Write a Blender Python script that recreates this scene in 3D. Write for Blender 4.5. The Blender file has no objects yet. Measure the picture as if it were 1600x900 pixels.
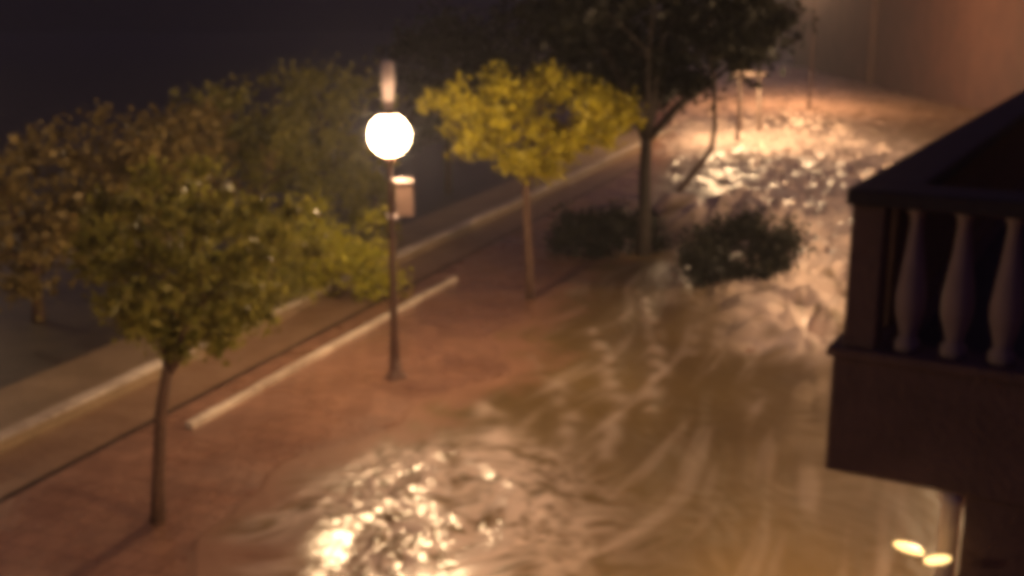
import bpy, math, random
import numpy as np
from mathutils import Vector, Matrix
random.seed(7); rng = np.random.default_rng(7)
C = bpy.context.scene.collection
sc = bpy.context.scene
R = math.radians

# ---------------------------------------------------------------- camera, world, exposure
F = 1800.0; CAM_H = 7.0; PITCH = R(14.036)
cd = bpy.data.cameras.new("camera"); cam = bpy.data.objects.new("camera", cd); C.objects.link(cam)
cam.location = (0, 0, CAM_H); cam.rotation_euler = (R(90) - PITCH, 0, 0)
cd.sensor_width = 36; cd.lens = 36 * F / 1600; cd.clip_end = 2000; cd.clip_start = .1
sc.camera = cam
w = bpy.data.worlds.new("World"); sc.world = w; w.use_nodes = True
bg = w.node_tree.nodes["Background"]
bg.inputs[0].default_value = (.32, .21, .70, 1); bg.inputs[1].default_value = .055     # overcast night sky
sc.view_settings.view_transform = 'Standard'; sc.view_settings.look = 'None'
sc.view_settings.exposure = .2; sc.view_settings.gamma = 1
sc.cycles.max_bounces = 6; sc.cycles.caustics_reflective = False; sc.cycles.caustics_refractive = False
sc.cycles.sample_clamp_indirect = 4
sc.cycles.use_denoising = True
try:
    sc.cycles.pixel_filter_type = 'BLACKMAN_HARRIS'; sc.cycles.filter_width = 7.5     # soft phone-video optics
except Exception: pass

LAMP_POWER = 235.0
LAMP_COL = (1.0, .65, .35)
FILL_POWER = 1700.0

# ---------------------------------------------------------------- helpers
def at(px, py, Y=None, z=0.0):
    """world point seen at photo pixel (1600x900): on the plane Y=..., or on height z"""
    d = Vector(((px - 800) / F, 1.0, -(py - 450) / F))
    c, s = math.cos(PITCH), math.sin(PITCH)
    d = Vector((d.x, d.y * c + d.z * s, -d.y * s + d.z * c))
    t = (Y / d.y) if Y is not None else ((z - CAM_H) / d.z)
    return Vector((0, 0, CAM_H)) + d * t

def mat(name, col, rough=.7, spec=.5, noise=None, bump=0, bscale=20, col2=None, scale=3, detail=6, emit=None, estr=0, transm=0, metallic=0, coat=0):
    m = bpy.data.materials.new(name); m.use_nodes = True
    nt = m.node_tree; b = nt.nodes["Principled BSDF"]
    b.inputs['Base Color'].default_value = (*col, 1); b.inputs['Roughness'].default_value = rough
    b.inputs['Specular IOR Level'].default_value = spec; b.inputs['Metallic'].default_value = metallic
    b.inputs['Coat Weight'].default_value = coat
    tc = nt.nodes.new('ShaderNodeTexCoord')
    if col2:
        n = nt.nodes.new('ShaderNodeTexNoise'); n.inputs['Scale'].default_value = scale; n.inputs['Detail'].default_value = detail
        n.inputs['Roughness'].default_value = .65
        nt.links.new(tc.outputs['Object'], n.inputs['Vector'])
        r = nt.nodes.new('ShaderNodeValToRGB'); r.color_ramp.elements[0].position = .35; r.color_ramp.elements[1].position = .68
        r.color_ramp.elements[0].color = (*col, 1); r.color_ramp.elements[1].color = (*col2, 1)
        nt.links.new(n.outputs[0], r.inputs[0]); nt.links.new(r.outputs[0], b.inputs['Base Color'])
    if bump:
        n2 = nt.nodes.new('ShaderNodeTexNoise'); n2.inputs['Scale'].default_value = bscale; n2.inputs['Detail'].default_value = 6
        nt.links.new(tc.outputs['Object'], n2.inputs['Vector'])
        bp = nt.nodes.new('ShaderNodeBump'); bp.inputs['Strength'].default_value = bump; bp.inputs['Distance'].default_value = .05
        nt.links.new(n2.outputs[0], bp.inputs['Height']); nt.links.new(bp.outputs[0], b.inputs['Normal'])
    if emit:
        b.inputs['Emission Color'].default_value = (*emit, 1); b.inputs['Emission Strength'].default_value = estr
    return m

def leafmat(name, a, b_):
    m = bpy.data.materials.new(name); m.use_nodes = True
    nt = m.node_tree; p = nt.nodes["Principled BSDF"]
    g = nt.nodes.new('ShaderNodeNewGeometry')
    r = nt.nodes.new('ShaderNodeValToRGB'); r.color_ramp.elements[0].color = (*a, 1); r.color_ramp.elements[1].color = (*b_, 1)
    nt.links.new(g.outputs['Random Per Island'], r.inputs[0]); nt.links.new(r.outputs[0], p.inputs['Base Color'])
    p.inputs['Roughness'].default_value = .5
    t = nt.nodes.new('ShaderNodeBsdfTranslucent'); nt.links.new(r.outputs[0], t.inputs['Color'])
    mx = nt.nodes.new('ShaderNodeMixShader'); mx.inputs[0].default_value = .4
    out = nt.nodes['Material Output']
    nt.links.new(p.outputs[0], mx.inputs[1]); nt.links.new(t.outputs[0], mx.inputs[2]); nt.links.new(mx.outputs[0], out.inputs['Surface'])
    return m

def tag(o, label=None, cat=None, group=None, kind=None):
    if label: o['label'] = label
    if cat: o['category'] = cat
    if group: o['group'] = group
    if kind: o['kind'] = kind
    return o

class MB:
    def __init__(s): s.v = []; s.f = []; s.sm = []
    def add(s, vs, fs, smooth=False):
        n = len(s.v); s.v += [tuple(p) for p in vs]; s.f += [tuple(i + n for i in f) for f in fs]; s.sm += [smooth] * len(fs)
    def box(s, a, b):
        x0, y0, z0 = a; x1, y1, z1 = b
        s.add([(x0,y0,z0),(x1,y0,z0),(x1,y1,z0),(x0,y1,z0),(x0,y0,z1),(x1,y0,z1),(x1,y1,z1),(x0,y1,z1)],
              [(0,3,2,1),(4,5,6,7),(0,1,5,4),(1,2,6,5),(2,3,7,6),(3,0,4,7)])
    def tube(s, pts, rad, n=8, cap=True):
        pts = [Vector(p) for p in pts]; vs = []; fs = []
        for i, p in enumerate(pts):
            d = (pts[min(i+1, len(pts)-1)] - pts[max(i-1, 0)]).normalized()
            u = d.cross(Vector((0.13, 1, .07))); 
            if u.length < .1: u = d.cross(Vector((1, 0, 0)))
            u.normalize(); v = d.cross(u)
            for k in range(n):
                a = 2*math.pi*k/n; vs.append(p + (u*math.cos(a) + v*math.sin(a)) * rad[i])
        for i in range(len(pts)-1):
            for k in range(n): fs.append((i*n+k, i*n+(k+1)%n, (i+1)*n+(k+1)%n, (i+1)*n+k))
        if cap: fs.append(tuple(range(n-1,-1,-1))); fs.append(tuple((len(pts)-1)*n+k for k in range(n)))
        s.add(vs, fs, True)
    def lathe(s, prof, n=20, c=(0,0,0)):
        vs = []; fs = []
        for r, z in prof:
            for k in range(n):
                a = 2*math.pi*k/n; vs.append((c[0]+r*math.cos(a), c[1]+r*math.sin(a), c[2]+z))
        for i in range(len(prof)-1):
            for k in range(n): fs.append((i*n+k, i*n+(k+1)%n, (i+1)*n+(k+1)%n, (i+1)*n+k))
        fs.append(tuple(range(n-1,-1,-1))); fs.append(tuple((len(prof)-1)*n+k for k in range(n)))
        s.add(vs, fs, True)
    def build(s, name, m, parent=None, bevel=0):
        me = bpy.data.meshes.new(name); me.from_pydata(s.v, [], s.f)
        me.polygons.foreach_set('use_smooth', s.sm); me.materials.append(m); me.update()
        o = bpy.data.objects.new(name, me); C.objects.link(o)
        if parent: o.parent = parent
        if bevel:
            bm = o.modifiers.new('bevel', 'BEVEL'); bm.width = bevel; bm.segments = 2
        return o

def empty(name, loc, rz=0):
    o = bpy.data.objects.new(name, None); C.objects.link(o); o.location = loc; o.rotation_euler = (0,0,rz); o.empty_display_size = .2
    return o

# numpy perlin
_perm = rng.permutation(512); _perm = np.concatenate([_perm, _perm]); _ang = rng.random(512)*2*np.pi
def perlin(x, y):
    xi = np.floor(x).astype(int); yi = np.floor(y).astype(int); xf = x-xi; yf = y-yi
    def g(a, b, dx, dy):
        h = _ang[_perm[(_perm[a & 511] + b) & 511]]; return np.cos(h)*dx + np.sin(h)*dy
    u = xf**3*(xf*(xf*6-15)+10); v = yf**3*(yf*(yf*6-15)+10)
    a = g(xi,yi,xf,yf)*(1-u) + g(xi+1,yi,xf-1,yf)*u
    b = g(xi,yi+1,xf,yf-1)*(1-u) + g(xi+1,yi+1,xf-1,yf-1)*u
    return (a*(1-v) + b*v)*1.5
def sstep(a, b, x):
    t = np.clip((x-a)/(b-a), 0, 1); return t*t*(3-2*t)

# ---------------------------------------------------------------- the setting
TH = R(20.4); U = Vector((math.sin(TH), math.cos(TH), 0)); N = Vector((math.cos(TH), -math.sin(TH), 0))
def SV(s, v, z=0): p = U*s + N*v; return Vector((p.x, p.y, z))
def strip(name, v0, v1, z, m, s0=-20, s1=160, thick=0, nseg=1):
    mb = MB()
    if thick:
        a, b, c, d = SV(s0,v0), SV(s0,v1), SV(s1,v1), SV(s1,v0)
        mb.add([(p.x,p.y,z-thick) for p in (a,b,c,d)] + [(p.x,p.y,z) for p in (a,b,c,d)],
               [(0,3,2,1),(4,5,6,7),(0,1,5,4),(1,2,6,5),(2,3,7,6),(3,0,4,7)])
    else:
        mb.add([SV(s0,v0,z), SV(s0,v1,z), SV(s1,v1,z), SV(s1,v0,z)], [(0,1,2,3)])
    return mb.build(name, m)

m_earth = mat('dark earth', (.05,.045,.04), .9, col2=(.09,.08,.06), scale=.6)
m_asph = mat('wet asphalt', (.055,.045,.035), .45, col2=(.095,.075,.055), scale=1.2, bump=.4, bscale=30)
m_pave = mat('red wet paving', (.26,.132,.083), .36, col2=(.35,.185,.12), scale=.9, bump=.5, bscale=9)
nt = m_pave.node_tree; b = nt.nodes['Principled BSDF']; src = b.inputs['Base Color'].links[0].from_socket
tc = nt.nodes.new('ShaderNodeTexCoord'); mp = nt.nodes.new('ShaderNodeMapping'); mp.inputs['Rotation'].default_value = (0,0,R(20.4))
br = nt.nodes.new('ShaderNodeTexBrick'); br.inputs['Scale'].default_value = 1; br.inputs['Brick Width'].default_value=.4; br.inputs['Row Height'].default_value=.4
br.inputs['Mortar Size'].default_value=.014; br.inputs['Color1'].default_value=(1,1,1,1); br.inputs['Color2'].default_value=(.72,.72,.74,1); br.inputs['Mortar'].default_value=(.45,.42,.4,1)
nt.links.new(tc.outputs['Object'], mp.inputs[0]); nt.links.new(mp.outputs[0], br.inputs['Vector'])
mm = nt.nodes.new('ShaderNodeMix'); mm.data_type='RGBA'; mm.blend_type='MULTIPLY'; mm.inputs['Factor'].default_value=.8
nt.links.new(src, mm.inputs['A']); nt.links.new(br.outputs['Color'], mm.inputs['B']); nt.links.new(mm.outputs['Result'], b.inputs['Base Color'])
n = nt.nodes.new('ShaderNodeTexNoise'); n.inputs['Scale'].default_value=.7; n.inputs['Detail'].default_value=5; nt.links.new(tc.outputs['Object'], n.inputs['Vector'])
mr = nt.nodes.new('ShaderNodeMapRange'); mr.inputs['From Min'].default_value=.35; mr.inputs['From Max'].default_value=.65; mr.inputs['To Min'].default_value=.16; mr.inputs['To Max'].default_value=.5
nt.links.new(n.outputs[0], mr.inputs['Value']); nt.links.new(mr.outputs[0], b.inputs['Roughness'])
m_tan = mat('muddy tan paving', (.24,.17,.10), .5, col2=(.34,.24,.15), scale=1.1, bump=.5, bscale=8)
m_chan = mat('silted channel', (.21,.12,.07), .4, col2=(.30,.19,.12), scale=1.4, bump=.5, bscale=8)
m_kerb = mat('pale kerb stone', (.38,.29,.22), .5, col2=(.86,.74,.60), scale=.9, bump=.4, bscale=14)  # pale patches also paint broken highlights along the coping
m_step_shade = mat('dark gutter', (.05,.035,.025), .5)
m_bark = mat('bark', (.09,.05,.035), .85, col2=(.16,.09,.06), scale=14, bump=.8, bscale=25)

g = MB(); g.add([(-900,-60,-.06),(900,-60,-.06),(900,1500,-.06),(-900,1500,-.06)], [(0,1,2,3)])
tag(g.build('ground', m_earth), kind='structure')
tag(strip('road', -24, -15.95, -.03, m_asph), kind='structure')
tag(strip('footpath', -15.95, -13.9, .0, m_tan), kind='structure')
tag(strip('channel', -13.65, -12.36, -.02, m_chan), kind='structure')
tag(strip('step_shade', -12.36, -12.2, -.045, m_step_shade), kind='structure')  # dark strip painted in for the shadow line at the step
tag(strip('paving_border', -12.2, -11.5, .0, m_pave), kind='structure')
tag(strip('promenade', -11.5, 60, .004, m_pave), kind='structure')

hl = MB(); nh = 60
for i in range(nh+1):
    x_ = -380+760*i/nh; hh = 16+9*math.sin(i*.37)+5*math.sin(i*.9+1)+3*math.sin(i*2.1)
    hl.v += [(x_,270,-.2),(x_,300,hh*.7),(x_,345,hh),(x_,390,-.2)]; 
for i in range(nh):
    for k in range(3): hl.f.append((4*i+k,4*i+4+k,4*i+5+k,4*i+1+k)); hl.sm.append(True)
tag(hl.build('hill', m_earth), kind='structure')
# low wall between footpath and channel, pale coping (v -13.9 .. -13.65)
lw = empty('low_wall', SV(16, -13.78))
tag(lw, 'long low wall with pale coping dividing the tan footpath from the channel', 'low wall')
def wall_run(name, v0, v1, z0, z1, s0, s1, m, parent, seg=1.2, gap=.012, bevel=.015):
    mb = MB(); s = s0
    o0 = parent.location
    while s < s1 - .05:
        e = min(s+seg, s1)
        jz, jv = random.uniform(-.012,.012), random.uniform(-.012,.012)
        q = [SV(s,v0+jv), SV(s,v1+jv), SV(e-gap,v1+jv*.3), SV(e-gap,v0+jv*.3)]
        mb.add([(p.x-o0.x,p.y-o0.y,z0) for p in q] + [(p.x-o0.x,p.y-o0.y,z1+jz) for p in q],
               [(0,3,2,1),(4,5,6,7),(0,1,5,4),(1,2,6,5),(2,3,7,6),(3,0,4,7)])
        s = e
    return mb.build(name, m, parent, bevel)
wall_run('wall_body', -13.87, -13.67, -.05, .16, 6, 70, m_tan, lw, seg=64)
wall_run('coping', -13.93, -13.61, .176, .22, 6, 70, m_kerb, lw)
kb = empty('kerb', SV(20, -11.45))
tag(kb, 'pale stone kerb strip beside the street lamp along the red promenade', 'kerb')
def sv_of(p): return p.x*U.x+p.y*U.y, p.x*N.x+p.y*N.y
sA = sv_of(at(292,670))[0]; sB = sv_of(at(720,438))[0]
wall_run('kerb_stone', -11.52, -11.36, -.04, .10, sA, sB, m_kerb, kb, seg=1.0)

# ---------------------------------------------------------------- flood water
bd = [(300,960),(335,900),(365,850),(400,790),(470,725),(560,690),(650,645),(740,600),(800,540),(840,470),(890,420),(950,380),(1000,330),(1015,250),(1025,180),(1040,120),(1060,100)]
bw = [at(*p) for p in bd]
bY = np.array([p.y for p in bw]); bX = np.array([p.x for p in bw])
ny, nx = 860, 520
Ys = 10.0*np.exp(np.linspace(0, math.log(130/10.0), ny))
t = np.linspace(0, 1, nx)
xb = np.interp(Ys, bY, bX) 
X = (xb-.8)[:,None] + ((np.minimum(Ys*.62+6, 30.0)-(xb-.8))[:,None])*(t[None,:]**1.15)
Y = np.repeat(Ys[:,None], nx, 1)
wob = perlin(X*.4+3, Y*.4)*.8 + perlin(X*1.3+9, Y*1.3)*.12
dx = X - xb[:,None] + wob*.8
def zone(pts, wds):
    """soft 0..1 mask round a polyline of photo pixels, widths in metres"""
    P = [at(*p) for p in pts]; best = np.zeros_like(X)
    for i in range(len(P)-1):
        a, b = P[i], P[i+1]; ax, ay = b.x-a.x, b.y-a.y; L = ax*ax+ay*ay+1e-9
        tt = np.clip(((X-a.x)*ax+(Y-a.y)*ay)/L, 0, 1)
        d = np.hypot(X-(a.x+tt*ax), Y-(a.y+tt*ay)); wd = wds[i]+(wds[i+1]-wds[i])*tt
        best = np.maximum(best, np.exp(-(d/wd)**2))
    return best
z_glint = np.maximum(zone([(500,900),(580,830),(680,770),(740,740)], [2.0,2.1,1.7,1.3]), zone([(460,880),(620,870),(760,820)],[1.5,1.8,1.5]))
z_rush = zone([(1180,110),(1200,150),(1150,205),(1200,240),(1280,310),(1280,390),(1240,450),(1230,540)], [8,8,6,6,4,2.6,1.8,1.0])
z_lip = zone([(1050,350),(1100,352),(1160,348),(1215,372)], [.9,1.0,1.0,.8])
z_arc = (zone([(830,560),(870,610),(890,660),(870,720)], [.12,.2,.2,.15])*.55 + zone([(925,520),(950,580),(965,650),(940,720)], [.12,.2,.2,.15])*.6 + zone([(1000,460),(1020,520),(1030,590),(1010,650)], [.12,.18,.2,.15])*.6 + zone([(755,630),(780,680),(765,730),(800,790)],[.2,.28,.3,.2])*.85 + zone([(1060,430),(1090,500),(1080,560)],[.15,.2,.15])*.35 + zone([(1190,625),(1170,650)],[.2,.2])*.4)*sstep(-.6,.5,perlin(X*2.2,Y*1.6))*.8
fa = X*.92-Y*.38+perlin(X*.25,Y*.2)*.7; fl_ = X*.38+Y*.92
streak = sstep(.05,.75,perlin(fa*2.2, fl_*.28)+.45*perlin(fa*5.5+9, fl_*.6))
wx = X + perlin(X*.6, Y*.6+40)*.6; wy = Y + perlin(X*.6+70, Y*.6)*.6
def ridged(a, b): return 1-np.abs(perlin(a, b))*2
h  = perlin(wx*.35, wy*.28)*.06
h += perlin(fa*1.2+5, fl_*.3)*.020 + perlin(fa*3.4, fl_*.9)*.003
h += z_glint*(ridged(wx*1.0, wy*1.1+8)*.03 + perlin(wx*3.0, wy*3.6)*.024 + perlin(wx*6, wy*7.5)*.014 + perlin(wx*12, wy*15)*.008)
h += z_rush*(ridged(wx*.55+2, wy*.62)*.38 + perlin(wx*1.6, wy*1.2)*.13 + perlin(wx*4, wy*3)*.10)
h += z_lip*(.75+.35*perlin(wx*1.4,wy*1.4)) + z_lip*perlin(wx*2, wy*2)*.1
h += z_arc*.05
h += perlin(wx*4.5, wy*2.2)*.007*sstep(0,1,dx)
pc_ = at(512,862); gx_, gy_ = X-pc_.x, Y-pc_.y
core = np.exp(-(gx_**2/.55**2+gy_**2/1.0**2)); pd_ = at(700,905); core2 = np.exp(-((X-pd_.x)**2/1.1**2+(Y-pd_.y)**2/.45**2))
h = h*(1-.72*core-.6*core2) + core*(-.2*gx_+.07*gy_) + 1.0*core2*(.10*(X-pd_.x)*.5+.03*(Y-pd_.y))
amp = sstep(-.1, 1.2, dx)
Z = np.where(dx > 0, .03 + .05*sstep(0, 2.5, dx), .03+dx*.25) + h*amp
verts = np.stack([X, Y, Z], -1).reshape(-1, 3)
ii = np.arange(ny*nx).reshape(ny, nx)
fc = np.stack([ii[:-1,:-1], ii[:-1,1:], ii[1:,1:], ii[1:,:-1]], -1).reshape(-1,4)
me = bpy.data.meshes.new('flood_water'); me.vertices.add(len(verts)); me.vertices.foreach_set('co', verts.ravel())
me.loops.add(fc.size); me.loops.foreach_set('vertex_index', fc.ravel().astype(np.int32))
me.polygons.add(len(fc)); me.polygons.foreach_set('loop_start', np.arange(0, fc.size, 4, dtype=np.int32))
me.polygons.foreach_set('use_smooth', np.ones(len(fc), bool)); me.update(calc_edges=True)
z_src = zone([(1050,225),(1150,225),(1250,235)],[3,6,5])
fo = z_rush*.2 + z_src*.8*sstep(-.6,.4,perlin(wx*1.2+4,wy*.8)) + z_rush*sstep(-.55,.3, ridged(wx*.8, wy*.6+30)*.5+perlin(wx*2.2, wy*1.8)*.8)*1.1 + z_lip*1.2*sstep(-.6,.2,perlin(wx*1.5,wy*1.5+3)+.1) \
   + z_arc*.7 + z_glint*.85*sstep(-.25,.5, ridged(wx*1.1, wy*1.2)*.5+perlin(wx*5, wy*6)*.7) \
   + .18*streak  # foam tone inside z_glint also paints part of the lamp's glint
z_painted_glint = zone([(600,725),(700,740),(770,800),(720,880)],[.9,1.3,1.3,1.2])  # pale tone painted where the lamp's glint should spread
fo = fo + z_painted_glint*.6*sstep(-.5,.4,perlin(wx*2.5,wy*3)+.5*perlin(wx*7,wy*8))
fo = fo*(1-.9*core)
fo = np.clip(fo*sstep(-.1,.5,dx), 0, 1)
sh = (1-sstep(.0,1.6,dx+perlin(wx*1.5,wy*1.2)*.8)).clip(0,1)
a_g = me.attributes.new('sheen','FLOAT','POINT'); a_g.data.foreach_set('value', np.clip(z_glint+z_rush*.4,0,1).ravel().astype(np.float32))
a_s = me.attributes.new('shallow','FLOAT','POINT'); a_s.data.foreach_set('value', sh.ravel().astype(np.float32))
at_ = me.attributes.new('foam', 'FLOAT', 'POINT'); at_.data.foreach_set('value', fo.ravel().astype(np.float32))  # real foam plus the painted glint tone
m = bpy.data.materials.new('muddy flood water'); m.use_nodes = True; nt = m.node_tree; b = nt.nodes['Principled BSDF']; b.inputs['Specular IOR Level'].default_value=.5
A = nt.nodes.new('ShaderNodeAttribute'); A.attribute_name = 'foam'
tc = nt.nodes.new('ShaderNodeTexCoord'); mp = nt.nodes.new('ShaderNodeMapping'); mp.inputs['Scale'].default_value = (1.0,.55,1)
nt.links.new(tc.outputs['Object'], mp.inputs[0])
n1 = nt.nodes.new('ShaderNodeTexNoise'); n1.inputs['Scale'].default_value = .5; n1.inputs['Detail'].default_value = 5; nt.links.new(mp.outputs[0], n1.inputs['Vector'])
cr = nt.nodes.new('ShaderNodeValToRGB'); cr.color_ramp.elements[0].position=.35; cr.color_ramp.elements[1].position=.65
cr.color_ramp.elements[0].color = (.125,.076,.025,1); cr.color_ramp.elements[1].color = (.18,.115,.04,1)
nt.links.new(n1.outputs[0], cr.inputs[0])
mx = nt.nodes.new('ShaderNodeMix'); mx.data_type='RGBA'
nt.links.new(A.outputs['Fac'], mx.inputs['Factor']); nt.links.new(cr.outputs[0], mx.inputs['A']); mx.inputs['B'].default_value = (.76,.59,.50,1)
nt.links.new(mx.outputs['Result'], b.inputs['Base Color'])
mr = nt.nodes.new('ShaderNodeMapRange'); mr.inputs['To Min'].default_value=.42; mr.inputs['To Max'].default_value=.22
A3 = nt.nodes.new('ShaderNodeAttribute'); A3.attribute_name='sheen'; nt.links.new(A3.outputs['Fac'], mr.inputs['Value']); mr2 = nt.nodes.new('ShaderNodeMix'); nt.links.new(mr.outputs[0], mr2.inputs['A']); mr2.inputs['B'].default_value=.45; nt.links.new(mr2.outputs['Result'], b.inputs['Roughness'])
n2 = nt.nodes.new('ShaderNodeTexNoise'); n2.inputs['Scale'].default_value = 5; n2.inputs['Detail'].default_value = 5; nt.links.new(mp.outputs[0], n2.inputs['Vector'])
bp = nt.nodes.new('ShaderNodeBump'); bp.inputs['Strength'].default_value=.3; bp.inputs['Distance'].default_value=.04
nt.links.new(n2.outputs[0], bp.inputs['Height']); nt.links.new(bp.outputs[0], b.inputs['Normal'])
A2 = nt.nodes.new('ShaderNodeAttribute'); A2.attribute_name = 'shallow'
mx2 = nt.nodes.new('ShaderNodeMix'); mx2.data_type='RGBA'; nt.links.new(A2.outputs['Fac'], mr2.inputs['Factor']); nt.links.new(A2.outputs['Fac'], mx2.inputs['Factor'])
nt.links.new(mx.outputs['Result'], mx2.inputs['A']); mx2.inputs['B'].default_value=(.28,.145,.09,1); nt.links.new(mx2.outputs['Result'], b.inputs['Base Color'])
me.materials.append(m)
wo = bpy.data.objects.new('flood_water', me); C.objects.link(wo); tag(wo, kind='structure')

# ---------------------------------------------------------------- street lamps
m_pole = mat('painted lamp pole', (.10,.05,.035), .45, col2=(.14,.07,.05), scale=6)
m_globe = mat('lit globe', (.9,.85,.75), .3, emit=LAMP_COL, estr=LAMP_POWER)
m_fin = mat('pale metal', (.55,.45,.45), .4)
m_banner = mat('faded banner', (.22,.14,.11), .7, col2=(.28,.18,.15), scale=5)
def street_lamp(loc, label, cat='street lamp', group=None, gz=4.62, gr=.35, spire=True, panel=True, gm=None):
    t = empty('street_lamp', loc); tag(t, label, cat, group)
    p = MB(); p.lathe([(.17,0),(.17,.08),(.12,.12),(.10,.5),(.075,.9),(.065,2.5),(.055,gz-gr-.12),(.10,gz-gr-.1),(.12,gz-gr+.02)], 14); p.build('pole', m_pole, t)
    q = MB(); q.lathe([(.22,0),(.22,.02),(.17,.03),(.17,.10),(.12,.12)], 16); q.build('base_plate', m_pole, t)
    gl = MB(); prof = []
    for k in range(13):
        a = -math.pi/2 + math.pi*k/12*.86
        prof.append((max(.02, gr*math.cos(a)), gz+gr*math.sin(a)))
    gl.lathe(prof, 20); gl.build('globe', gm or m_globe, t)
    c = MB(); zt = prof[-1][1]; c.lathe([(.20,zt+.01),(.20,zt+.05),(.09,zt+.10),(.07,zt+.14)], 16); c.build('cap', m_pole, t)
    if spire:
        s = MB(); s.lathe([(.07,zt+.14),(.09,zt+.3),(.115,zt+.6),(.12,5.88),(.09,5.95)], 14); s.build('finial', m_fin, t)
    if panel:
        a = MB(); a.tube([(.05,0,3.78),(.42,0,3.78)], [.035,.035], 8); a.build('bracket', m_fin, t)
        a = MB(); a.tube([(.12,0,3.12),(-.07,0,3.12)], [.05,.05], 8); a.build('clamp', m_fin, t)
        bb = MB(); bb.box((.09,-.008,3.13),(.41,.008,3.735)); bb.build('banner', m_banner, t)
    return t
lp = at(618, 590)
street_lamp(lp, 'lit globe street lamp on a slim dark pole with finial and hanging banner')
l2 = at(1178, 175); l2 = at(1160, 54, Y=56); l2.z = 0
street_lamp(l2, 'lit globe street lamp hidden behind the large dark tree', panel=False, gz=5.4, spire=False, gm=mat('bright lit globe', (.9,.85,.75), .3, emit=LAMP_COL, estr=LAMP_POWER*2.4))
l6 = at(1262, 200, Y=75); l6.z = 0
street_lamp(l6, 'tall amber street lamp at the top edge, its pole standing in the far flood', panel=False, spire=False, gz=7.75, gm=mat('amber lit globe', (.9,.7,.4), .3, emit=(1,.50,.22), estr=LAMP_POWER*3.6))
fill_far = at(1690, 300, Y=54); fill_far.z = 0
street_lamp(fill_far, 'added unseen fill light, a globe street lamp before the brown row houses beyond the right edge', panel=False, spire=False, gm=mat('bright lit globe', (.9,.85,.75), .3, emit=LAMP_COL, estr=LAMP_POWER*1.3))  # added lamp, out of view, brightens the far water
fill_rapids = at(1740, 300, Y=25); fill_rapids.z = 0
street_lamp(fill_rapids, 'added unseen fill light, a globe street lamp in the water beyond the terrace and right edge', panel=False, gz=3.95, spire=False, gm=mat('bright lit globe', (.9,.85,.75), .3, emit=LAMP_COL, estr=LAMP_POWER*2.3))  # added lamp, never seen, lights the near side of the rapids
fill_left = SV(sv_of(lp)[0]-16, sv_of(lp)[1])
street_lamp(fill_left, 'added unseen fill light, a dimmer globe street lamp on the promenade left of the frame', panel=False, gm=mat('dim lit globe', (.9,.85,.75), .3, emit=LAMP_COL, estr=LAMP_POWER*.33))  # added lamp, out of view, fills the dark side of the nearest tree
l0 = at(-330, 400); 
street_lamp(l0, 'lit globe street lamp across the road beyond the left edge', panel=False, gm=mat('bright lit globe', (.9,.85,.75), .3, emit=LAMP_COL, estr=LAMP_POWER*1.5))

# ---------------------------------------------------------------- trees
def leaves(centres, radii, n, size, squash=.75):
    k = len(centres); w_ = np.array(radii)**2; w_ = w_/w_.sum()
    idx = rng.choice(k, n, p=w_); c = np.array(centres)[idx]; r = np.array(radii)[idx]
    d = rng.normal(size=(n,3)); d /= np.linalg.norm(d,axis=1)[:,None]
    rad = np.minimum(np.abs(rng.normal(size=n))*.72, 1.35)
    p = c + d*(r*rad)[:,None]*np.array([1,1,squash])
    a = rng.normal(size=(n,3)); a /= np.linalg.norm(a,axis=1)[:,None]
    b_ = np.cross(a, rng.normal(size=(n,3))); b_ /= np.linalg.norm(b_,axis=1)[:,None]
    s = size*(.6+rng.random(n)*.8)
    v = np.stack([p-a*s[:,None]*.5, p+b_*s[:,None]*.28, p+a*s[:,None]*.5, p-b_*s[:,None]*.28], 1).reshape(-1,3)
    f = np.arange(n*4).reshape(n,4)
    return v, f
def leafmesh(name, v, f, m, parent):
    me = bpy.data.meshes.new(name); me.from_pydata(v.tolist(), [], f.tolist()); me.materials.append(m); me.update()
    o = bpy.data.objects.new(name, me); C.objects.link(o); o.parent = parent; return o
m_bark_d = mat('dark wet bark', (.03,.02,.015), .7, col2=(.05,.035,.025), scale=14, bump=.8, bscale=25)
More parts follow.
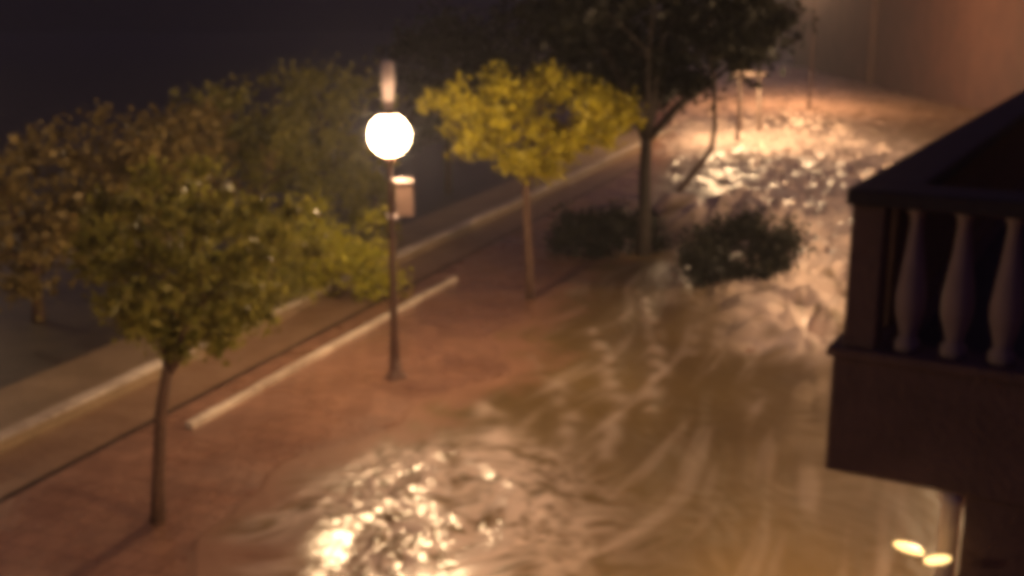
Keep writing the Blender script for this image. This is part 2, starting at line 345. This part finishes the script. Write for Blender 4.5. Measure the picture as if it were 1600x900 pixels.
def tree(name, base, lean, trunk_h, tr, crown_c, crown_r, nleaf, size, lm, label, cat='tree', nclump=40, limbs=9, group=None, clr=.33, flat=0, extra=None):
    """crown_c, crown_r: ellipsoid relative to base"""
    t = empty(name, base); tag(t, label, cat, group)
    top = Vector((lean[0], lean[1], trunk_h)); mb = MB()
    pts = [Vector((0,0,-.1)), Vector((lean[0]*.2+.01,lean[1]*.2,trunk_h*.3)), Vector((lean[0]*.6-.02,lean[1]*.6,trunk_h*.7)), top]
    mb.tube(pts, [tr*1.35, tr*1.05, tr*.95, tr*.9], 10)
    cc = Vector(crown_c); cr_ = Vector(crown_r); cs = []; rs = []
    for i in range(nclump):
        for _ in range(50):
            d = Vector((random.uniform(-1,1), random.uniform(-1,1), random.uniform(-1,1)))
            if .25 < d.length < 1: break
        if flat and d.z < 0:      # vase shape: narrower at the bottom
            d.x *= 1+d.z*flat; d.y *= 1+d.z*flat
        cs.append(cc + Vector((d.x*cr_.x, d.y*cr_.y, d.z*cr_.z))); rs.append(min(cr_)*clr*random.uniform(.6,1.2))
    if extra:
        for e in extra: cs.append(Vector(e[:3])); rs.append(e[3])
    far = sorted(range(len(cs)), key=lambda i: -(cs[i]-top).length)
    for j in range(limbs):
        e = cs[far[j*max(1,len(far)//limbs//1) % len(far)]]
        mid = top.lerp(e, .5) + Vector((random.uniform(-.15,.15), random.uniform(-.15,.15), random.uniform(0,.25)))
        mb.tube([top-Vector((0,0,.1)), top.lerp(mid,.5)+Vector((0,0,.08)), mid, e], [tr*.6, tr*.42, tr*.28, tr*.1], 6)
        for q in range(2):
            e2 = cs[random.randrange(len(cs))]
            if (e2-mid).length < max(cr_)*.9: mb.tube([mid, mid.lerp(e2,.5)+Vector((0,0,.06)), e2], [tr*.2, tr*.14, tr*.05], 5)
    mb.build('trunk', m_bark_d if lm is lmC else m_bark, t)
    v, f = leaves([tuple(c) for c in cs], rs, nleaf, size)
    leafmesh('crown', v, f, lm, t)
    return t
lmA = leafmat('olive leaves', (.17,.165,.025), (.36,.32,.06))
lmB = leafmat('yellow green leaves', (.34,.30,.015), (.66,.56,.04))
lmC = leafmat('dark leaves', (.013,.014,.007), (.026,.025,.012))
lmD = leafmat('brownish leaves', (.20,.15,.04), (.34,.25,.08))
lmE = leafmat('green shrub leaves', (.30,.30,.02), (.62,.56,.05))

bA = at(245,815); tA = at(262,575,Y=bA.y)
cA0 = at(295,412,Y=bA.y)
tree('promenade_tree', bA, (tA.x-bA.x, 0), tA.z, .085, (cA0.x-bA.x, .1, cA0.z), (1.65,1.5,1.28), 12000, .12, lmA,
     'small olive green promenade tree nearest the camera on a thin brown trunk', nclump=95, flat=.6, clr=.2)
bB = at(828,470); cB0 = at(822,190,Y=bB.y)
tree('promenade_tree', bB, (-.1,0), 2.9, .09, (cB0.x-bB.x, 0, cB0.z), (2.6,2.0,1.25), 15000, .14, lmB,
     'bright yellow green promenade tree with wide flat crown behind the street lamp', nclump=150, flat=.5, clr=.26)
bC = at(1005,400); cC0 = at(1030,20,Y=bC.y+1)
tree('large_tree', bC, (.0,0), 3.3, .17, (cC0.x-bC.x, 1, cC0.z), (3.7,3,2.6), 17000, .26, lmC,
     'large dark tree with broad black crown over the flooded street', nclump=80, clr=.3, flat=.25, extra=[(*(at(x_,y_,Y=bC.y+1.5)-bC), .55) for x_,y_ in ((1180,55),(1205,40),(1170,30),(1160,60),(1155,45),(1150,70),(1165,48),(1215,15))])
# slender second stem bending over the water
bS = at(1048,330); st = empty('leaning_tree', bS); tag(st, 'slender bent trunk leaning over the pale rushing water', 'tree')
s_pts = [at(1040,345,Y=bS.y), at(1060,300,Y=bS.y), at(1090,262,Y=bS.y), at(1112,232,Y=bS.y), at(1117,195,Y=bS.y), at(1116,120,Y=bS.y+.5), at(1105,60,Y=bS.y+1)]
mb = MB(); mb.tube([p-bS for p in s_pts], [.11,.10,.10,.09,.08,.07,.05], 8); mb.build('trunk', m_bark, st)
tips = [s_pts[-1]-bS, s_pts[-2]-bS]
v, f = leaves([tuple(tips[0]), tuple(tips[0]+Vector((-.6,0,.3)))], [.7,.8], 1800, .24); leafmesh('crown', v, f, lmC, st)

def shrub(base, rx, ry, hgt, n, size, lm, label, cat='shrub', name='shrub', group=None):
    t = empty(name, base); tag(t, label, cat, group)
    cs = []; rs = []
    for i in range(22):
        a = random.random()*6.28; r = math.sqrt(random.random())
        cs.append(Vector((math.cos(a)*r*rx, math.sin(a)*r*ry, hgt*(.15+.8*random.random()*(1-.45*r*r))))); rs.append(min(rx,hgt)*random.uniform(.22,.4))
    mb = MB()
    for i in range(7):
        e = cs[i]; mb.tube([(e.x*.1,e.y*.1,-.05), (e.x*.4,e.y*.4,e.z*.55), tuple(e)], [.035,.025,.01], 5)
    mb.build('stems', m_bark, t)
    v, f = leaves([tuple(c) for c in cs], rs, n, size, .9); leafmesh('foliage', v, f, lm, t)
    return t
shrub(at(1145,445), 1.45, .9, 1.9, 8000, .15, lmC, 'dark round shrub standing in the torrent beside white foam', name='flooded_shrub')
shrub(at(950,396), 1.9, .9, 1.3, 7000, .16, lmC, 'made-up low dark hedge standing in for shade between the yellow green tree and the large dark tree', name='shade_shrub')  # invented hedge, its dark leaves stand for the shade under the trees
# bushes along the low wall
shrub(at(520,462), 1.5, .9, 2.5, 9000, .13, lmE, 'bright yellow green shrub directly left of the lamp pole', name='wall_shrub')
shrub(at(405,496), 1.2, .9, 2.6, 5500, .13, lmA, 'olive shrub behind the low wall, right of the nearest tree', name='wall_shrub')
shrub(SV(sv_of(at(610,415))[0]+3, -15.6), 1.0, 1.2, 2.4, 3500, .14, lmA, 'dim shrub behind the lamp pole at the far end of the footpath', name='wall_shrub')
# trees beyond the road
far = [
 (at(190,470,z=0), (2.6,2.2,1.9), 3.0, lmD, 5500, 'tawny brown tree with a peaked crown beyond the road at left', .20),
 (at(60,500), (2.2,2.0,1.7), 2.4, lmD, 4500, 'tawny rounded tree at the left edge beyond the road', .20),
 (at(300,430), (2.2,2.0,1.6), 2.7, lmD, 4000, 'dim brownish tree between the peaked tree and the olive trees', .2),
 (at(395,400), (2.4,2.0,1.7), 2.9, lmA, 4500, 'dim olive tree in the dark left of the globe lamp', .22),
 (at(500,375), (2.6,2.2,1.9), 3.2, lmA, 4500, 'dim olive tree just left of the lamp globe in the background', .22),
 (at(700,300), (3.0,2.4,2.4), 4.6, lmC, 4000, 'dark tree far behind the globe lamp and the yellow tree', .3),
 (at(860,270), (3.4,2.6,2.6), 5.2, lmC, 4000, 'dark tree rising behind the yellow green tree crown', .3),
]
for p, cr_, ch, lm, n, lab, sz in far:
    tree('background_tree', p, (random.uniform(-.2,.2), 0), ch*.55, .12, (0,0,ch), cr_, n, sz, lm, lab, nclump=34, limbs=7, clr=.42, group='trees beyond the road')

# ---------------------------------------------------------------- right-hand terrace
TB = R(29.5); ru = Vector((math.sin(TB), math.cos(TB), 0)); rn = Vector((math.cos(TB), -math.sin(TB), 0))
DC = 6.6
corner = at(1324, 293, Y=DC)
z_top = corner.z; z_rb = at(1305,556,Y=DC).z; z_sb = at(1298,735,Y=DC).z
# local frame: x along near face to the right, y receding, origin at the outer near corner
ter = empty('terrace', (corner.x, corner.y, z_sb), -TB)
tag(ter, 'dark balustraded stone terrace jutting out from the building at right', 'terrace')
m_stone = mat('dull stucco', (.13,.08,.065), .8, col2=(.18,.11,.09), scale=3, bump=.3)
m_bal = mat('cast stone baluster', (.26,.19,.175), .75, col2=(.33,.24,.22), scale=6)
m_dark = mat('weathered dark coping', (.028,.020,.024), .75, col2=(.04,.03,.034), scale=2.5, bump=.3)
H = z_top - z_sb; hr = z_rb - z_sb; LX, LY = 4.2, 16.0
bx = MB(); bx.box((-.02,.0,0),(LX,LY,hr)); bx.build('slab', m_stone, ter, .02)
bx = MB(); bx.box((-.05,-.03,hr+.002),(LX,.30,hr+.06)); bx.box((-.05,.302,hr+.002),(.24,LY,hr+.06)); bx.build('plinth', m_stone, ter, .01)
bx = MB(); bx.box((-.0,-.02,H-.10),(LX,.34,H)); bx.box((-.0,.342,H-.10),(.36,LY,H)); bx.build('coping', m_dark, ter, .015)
bx = MB(); bx.box((.07,.55,hr+.062),(.19,LY-.05,H-.102)); bx.build('parapet', m_stone, ter, .01)
bx = MB(); bx.box((.03,.02,hr+.062),(.22,.24,H-.102)); bx.build('pier', m_stone, ter, .01)
bal_h = H-.10-hr-.06
pr = [(.075,0),(.075,.05),(.05,.07),(.055,.10),(.088,.20),(.092,.27),(.075,.38),(.05,.52),(.038,.62),(.042,.66),(.06,.68),(.06,.70)]
k_ = bal_h/ .70
def baluster(x, y):
    b_ = MB(); b_.lathe([(r_, z_*k_) for r_, z_ in pr], 16); o = b_.build('baluster', m_bal, ter)
    o.location = (x, y, hr+.061); return o
b0 = baluster(.38, .13)
pos = [(.38+.262*i, .13) for i in range(1, 13)]
for x_, y_ in pos:
    c = b0.copy(); C.objects.link(c); c.parent = ter; c.location = (x_, y_, hr+.061)
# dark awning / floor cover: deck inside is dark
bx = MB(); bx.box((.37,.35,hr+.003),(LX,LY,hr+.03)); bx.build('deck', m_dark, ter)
# dark house behind/under terrace
z0 = 0
hb = empty('terrace_house', (corner.x, corner.y, 0), -TB)
tag(hb, 'dark plastered house wall under and behind the terrace at right', 'house')
pc = at(1500,765,Y=corner.y-.2)
# local x of the house corner under the slab
def toloc(p): d = p-corner; return d.dot(rn), d.dot(ru)
hx = .80
bx = MB(); bx.box((hx,.02,-.1),(LX+3,LY+2,z_sb-.003)); bx.build('lower_wall', m_stone, hb)
bx = MB(); bx.box((LX+.002,-1,z_sb),(LX+3,LY+2,9.5)); bx.build('upper_wall', m_stone, hb)
# pale corner column and twin lantern
m_col = mat('cream column', (.62,.52,.46), .6, col2=(.7,.6,.52), scale=5)
col_o = empty('column', corner + rn*(hx-.08) + ru*.10); col_o.location.z = 0
tag(col_o, 'pale round column under the terrace edge beside two small lamps', 'column')
bx = MB(); bx.lathe([(.11,0),(.11,.1),(.066,.15),(.06,z_sb-.12),(.075,z_sb-.08),(.075,z_sb-.003)], 18); bx.build('shaft', m_col, col_o)
m_small = mat('warm lamp glass', (.9,.7,.4), .4, emit=(1,.62,.22), estr=2.6)
tl = at(1440,868,Y=(corner+rn*(hx-.25)).y-.15); 
wl = empty('twin_lantern', tl, -TB); tag(wl, 'small twin lantern with two glowing amber shades under the terrace', 'lantern')
def shade(p, dx_, dz_, L):
    s = MB(); d = Vector((dx_,0,dz_)).normalized()*L/2; s.tube([-d, -d*.7, -d*.3, d*.3, d*.7, d], [.008,.02,.026,.026,.02,.008], 12)
    o = s.build('shade', m_small, wl); o.location = p
shade((-.075,0,.03), 1,-.12, .17); shade((.09,0,-.005), 1,.38, .15)
s = MB(); s.tube([(-.07,.0,-.0),(.02,.03,-.04),(.09,0,-.035)], [.008]*3, 8); s.tube([(.02,.03,-.04),(.06,.14,-.05)], [.01,.01], 8); s.build('bracket', m_pole, wl)

bl = empty('fill_lamp', corner + rn*.50 + ru*3.2); bl.location.z = 0
bl.rotation_euler.z = -TB
tag(bl, 'added unseen round fill lamp beneath the terrace slab', 'lamp')  # added hidden lamp, fills the water and the ground by the terrace
m_fill = mat('added fill lamp glass', (.9,.8,.6), .4, emit=LAMP_COL, estr=FILL_POWER)
q = MB(); q.lathe([(.15*math.cos(-math.pi/2+math.pi*k/10*.95)+.002, 3.75+.15*math.sin(-math.pi/2+math.pi*k/10*.95)) for k in range(11)], 16); q.build('globe', m_fill, bl)
q = MB(); q.tube([(0,0,3.90),(0,0,3.99),(.1,0,4.04),(.298,0,4.04)], [.03,.02,.02,.03], 8); q.build('bracket', m_pole, bl)

# ---------------------------------------------------------------- far right: building row, pale frame, far lamp
m_far = mat('brown plaster', (.12,.065,.05), .85, col2=(.16,.085,.065), scale=.6, bump=.2, bscale=2)
m_win = mat('dark window', (.085,.05,.042), .5)
m_shut = mat('old shutters', (.115,.06,.047), .7)
def house(loc, rz, L, D_, Ht, nf, label, cat='house'):
    t = empty('row_house', loc, rz); tag(t, label, cat, 'houses along the flooded street')
    b_ = MB(); b_.box((0,0,-.1),(D_,L,Ht)); b_.build('wall', m_far, t)
    b_ = MB(); b_.box((-.35,-.1,Ht+.002),(D_+.3,L+.1,Ht+.25)); b_.build('roof', m_shut, t)
    return t
house((30.0,60,0), 0, 17, 9, 9.5, 3, 'brown plastered row house closest behind the terrace')
house((30.3,77.1,0), 0, 21, 9, 11, 3, 'taller brown plastered row house in the middle of the far row')
house((29.8,98.2,0), 0, 26, 9, 10, 3, 'brown plastered row house at the far end of the street')

fp = at(1150,215); 
fr = empty('gate_frame', fp); tag(fr, 'pale post and rail frame standing in the flood beside the dark tree', 'gate')
m_white = mat('pale painted steel', (.42,.31,.25), .6)
def up(px, py): return at(px, py, Y=fp.y) - fp
for px in (1156, 1186):
    q = MB(); q.tube([up(px,225), up(px,112)], [.12,.11], 10); q.build('post', m_white, fr)
q = MB(); q.tube([up(1146,116), up(1198,116)], [.13,.13], 10); q.build('rail', m_white, fr)
q = MB(); q.tube([up(1156,112), up(1158,96)], [.14,.09], 10); q.build('post_cap', m_white, fr)


# ---------------------------------------------------------------- rain haze
HAZE = .0011
if HAZE:
    hz = MB(); hz.box((-420,-30,-1.2),(420,400,46))
    m = bpy.data.materials.new('rain haze'); m.use_nodes = True; nt = m.node_tree
    nt.nodes.remove(nt.nodes['Principled BSDF'])
    pv = nt.nodes.new('ShaderNodeVolumePrincipled'); pv.inputs['Color'].default_value = (.75,.78,.92,1); pv.inputs['Density'].default_value = HAZE
    pv.inputs['Anisotropy'].default_value = .65
    nt.links.new(pv.outputs[0], nt.nodes['Material Output'].inputs['Volume'])
    tag(hz.build('haze', m), kind='stuff')
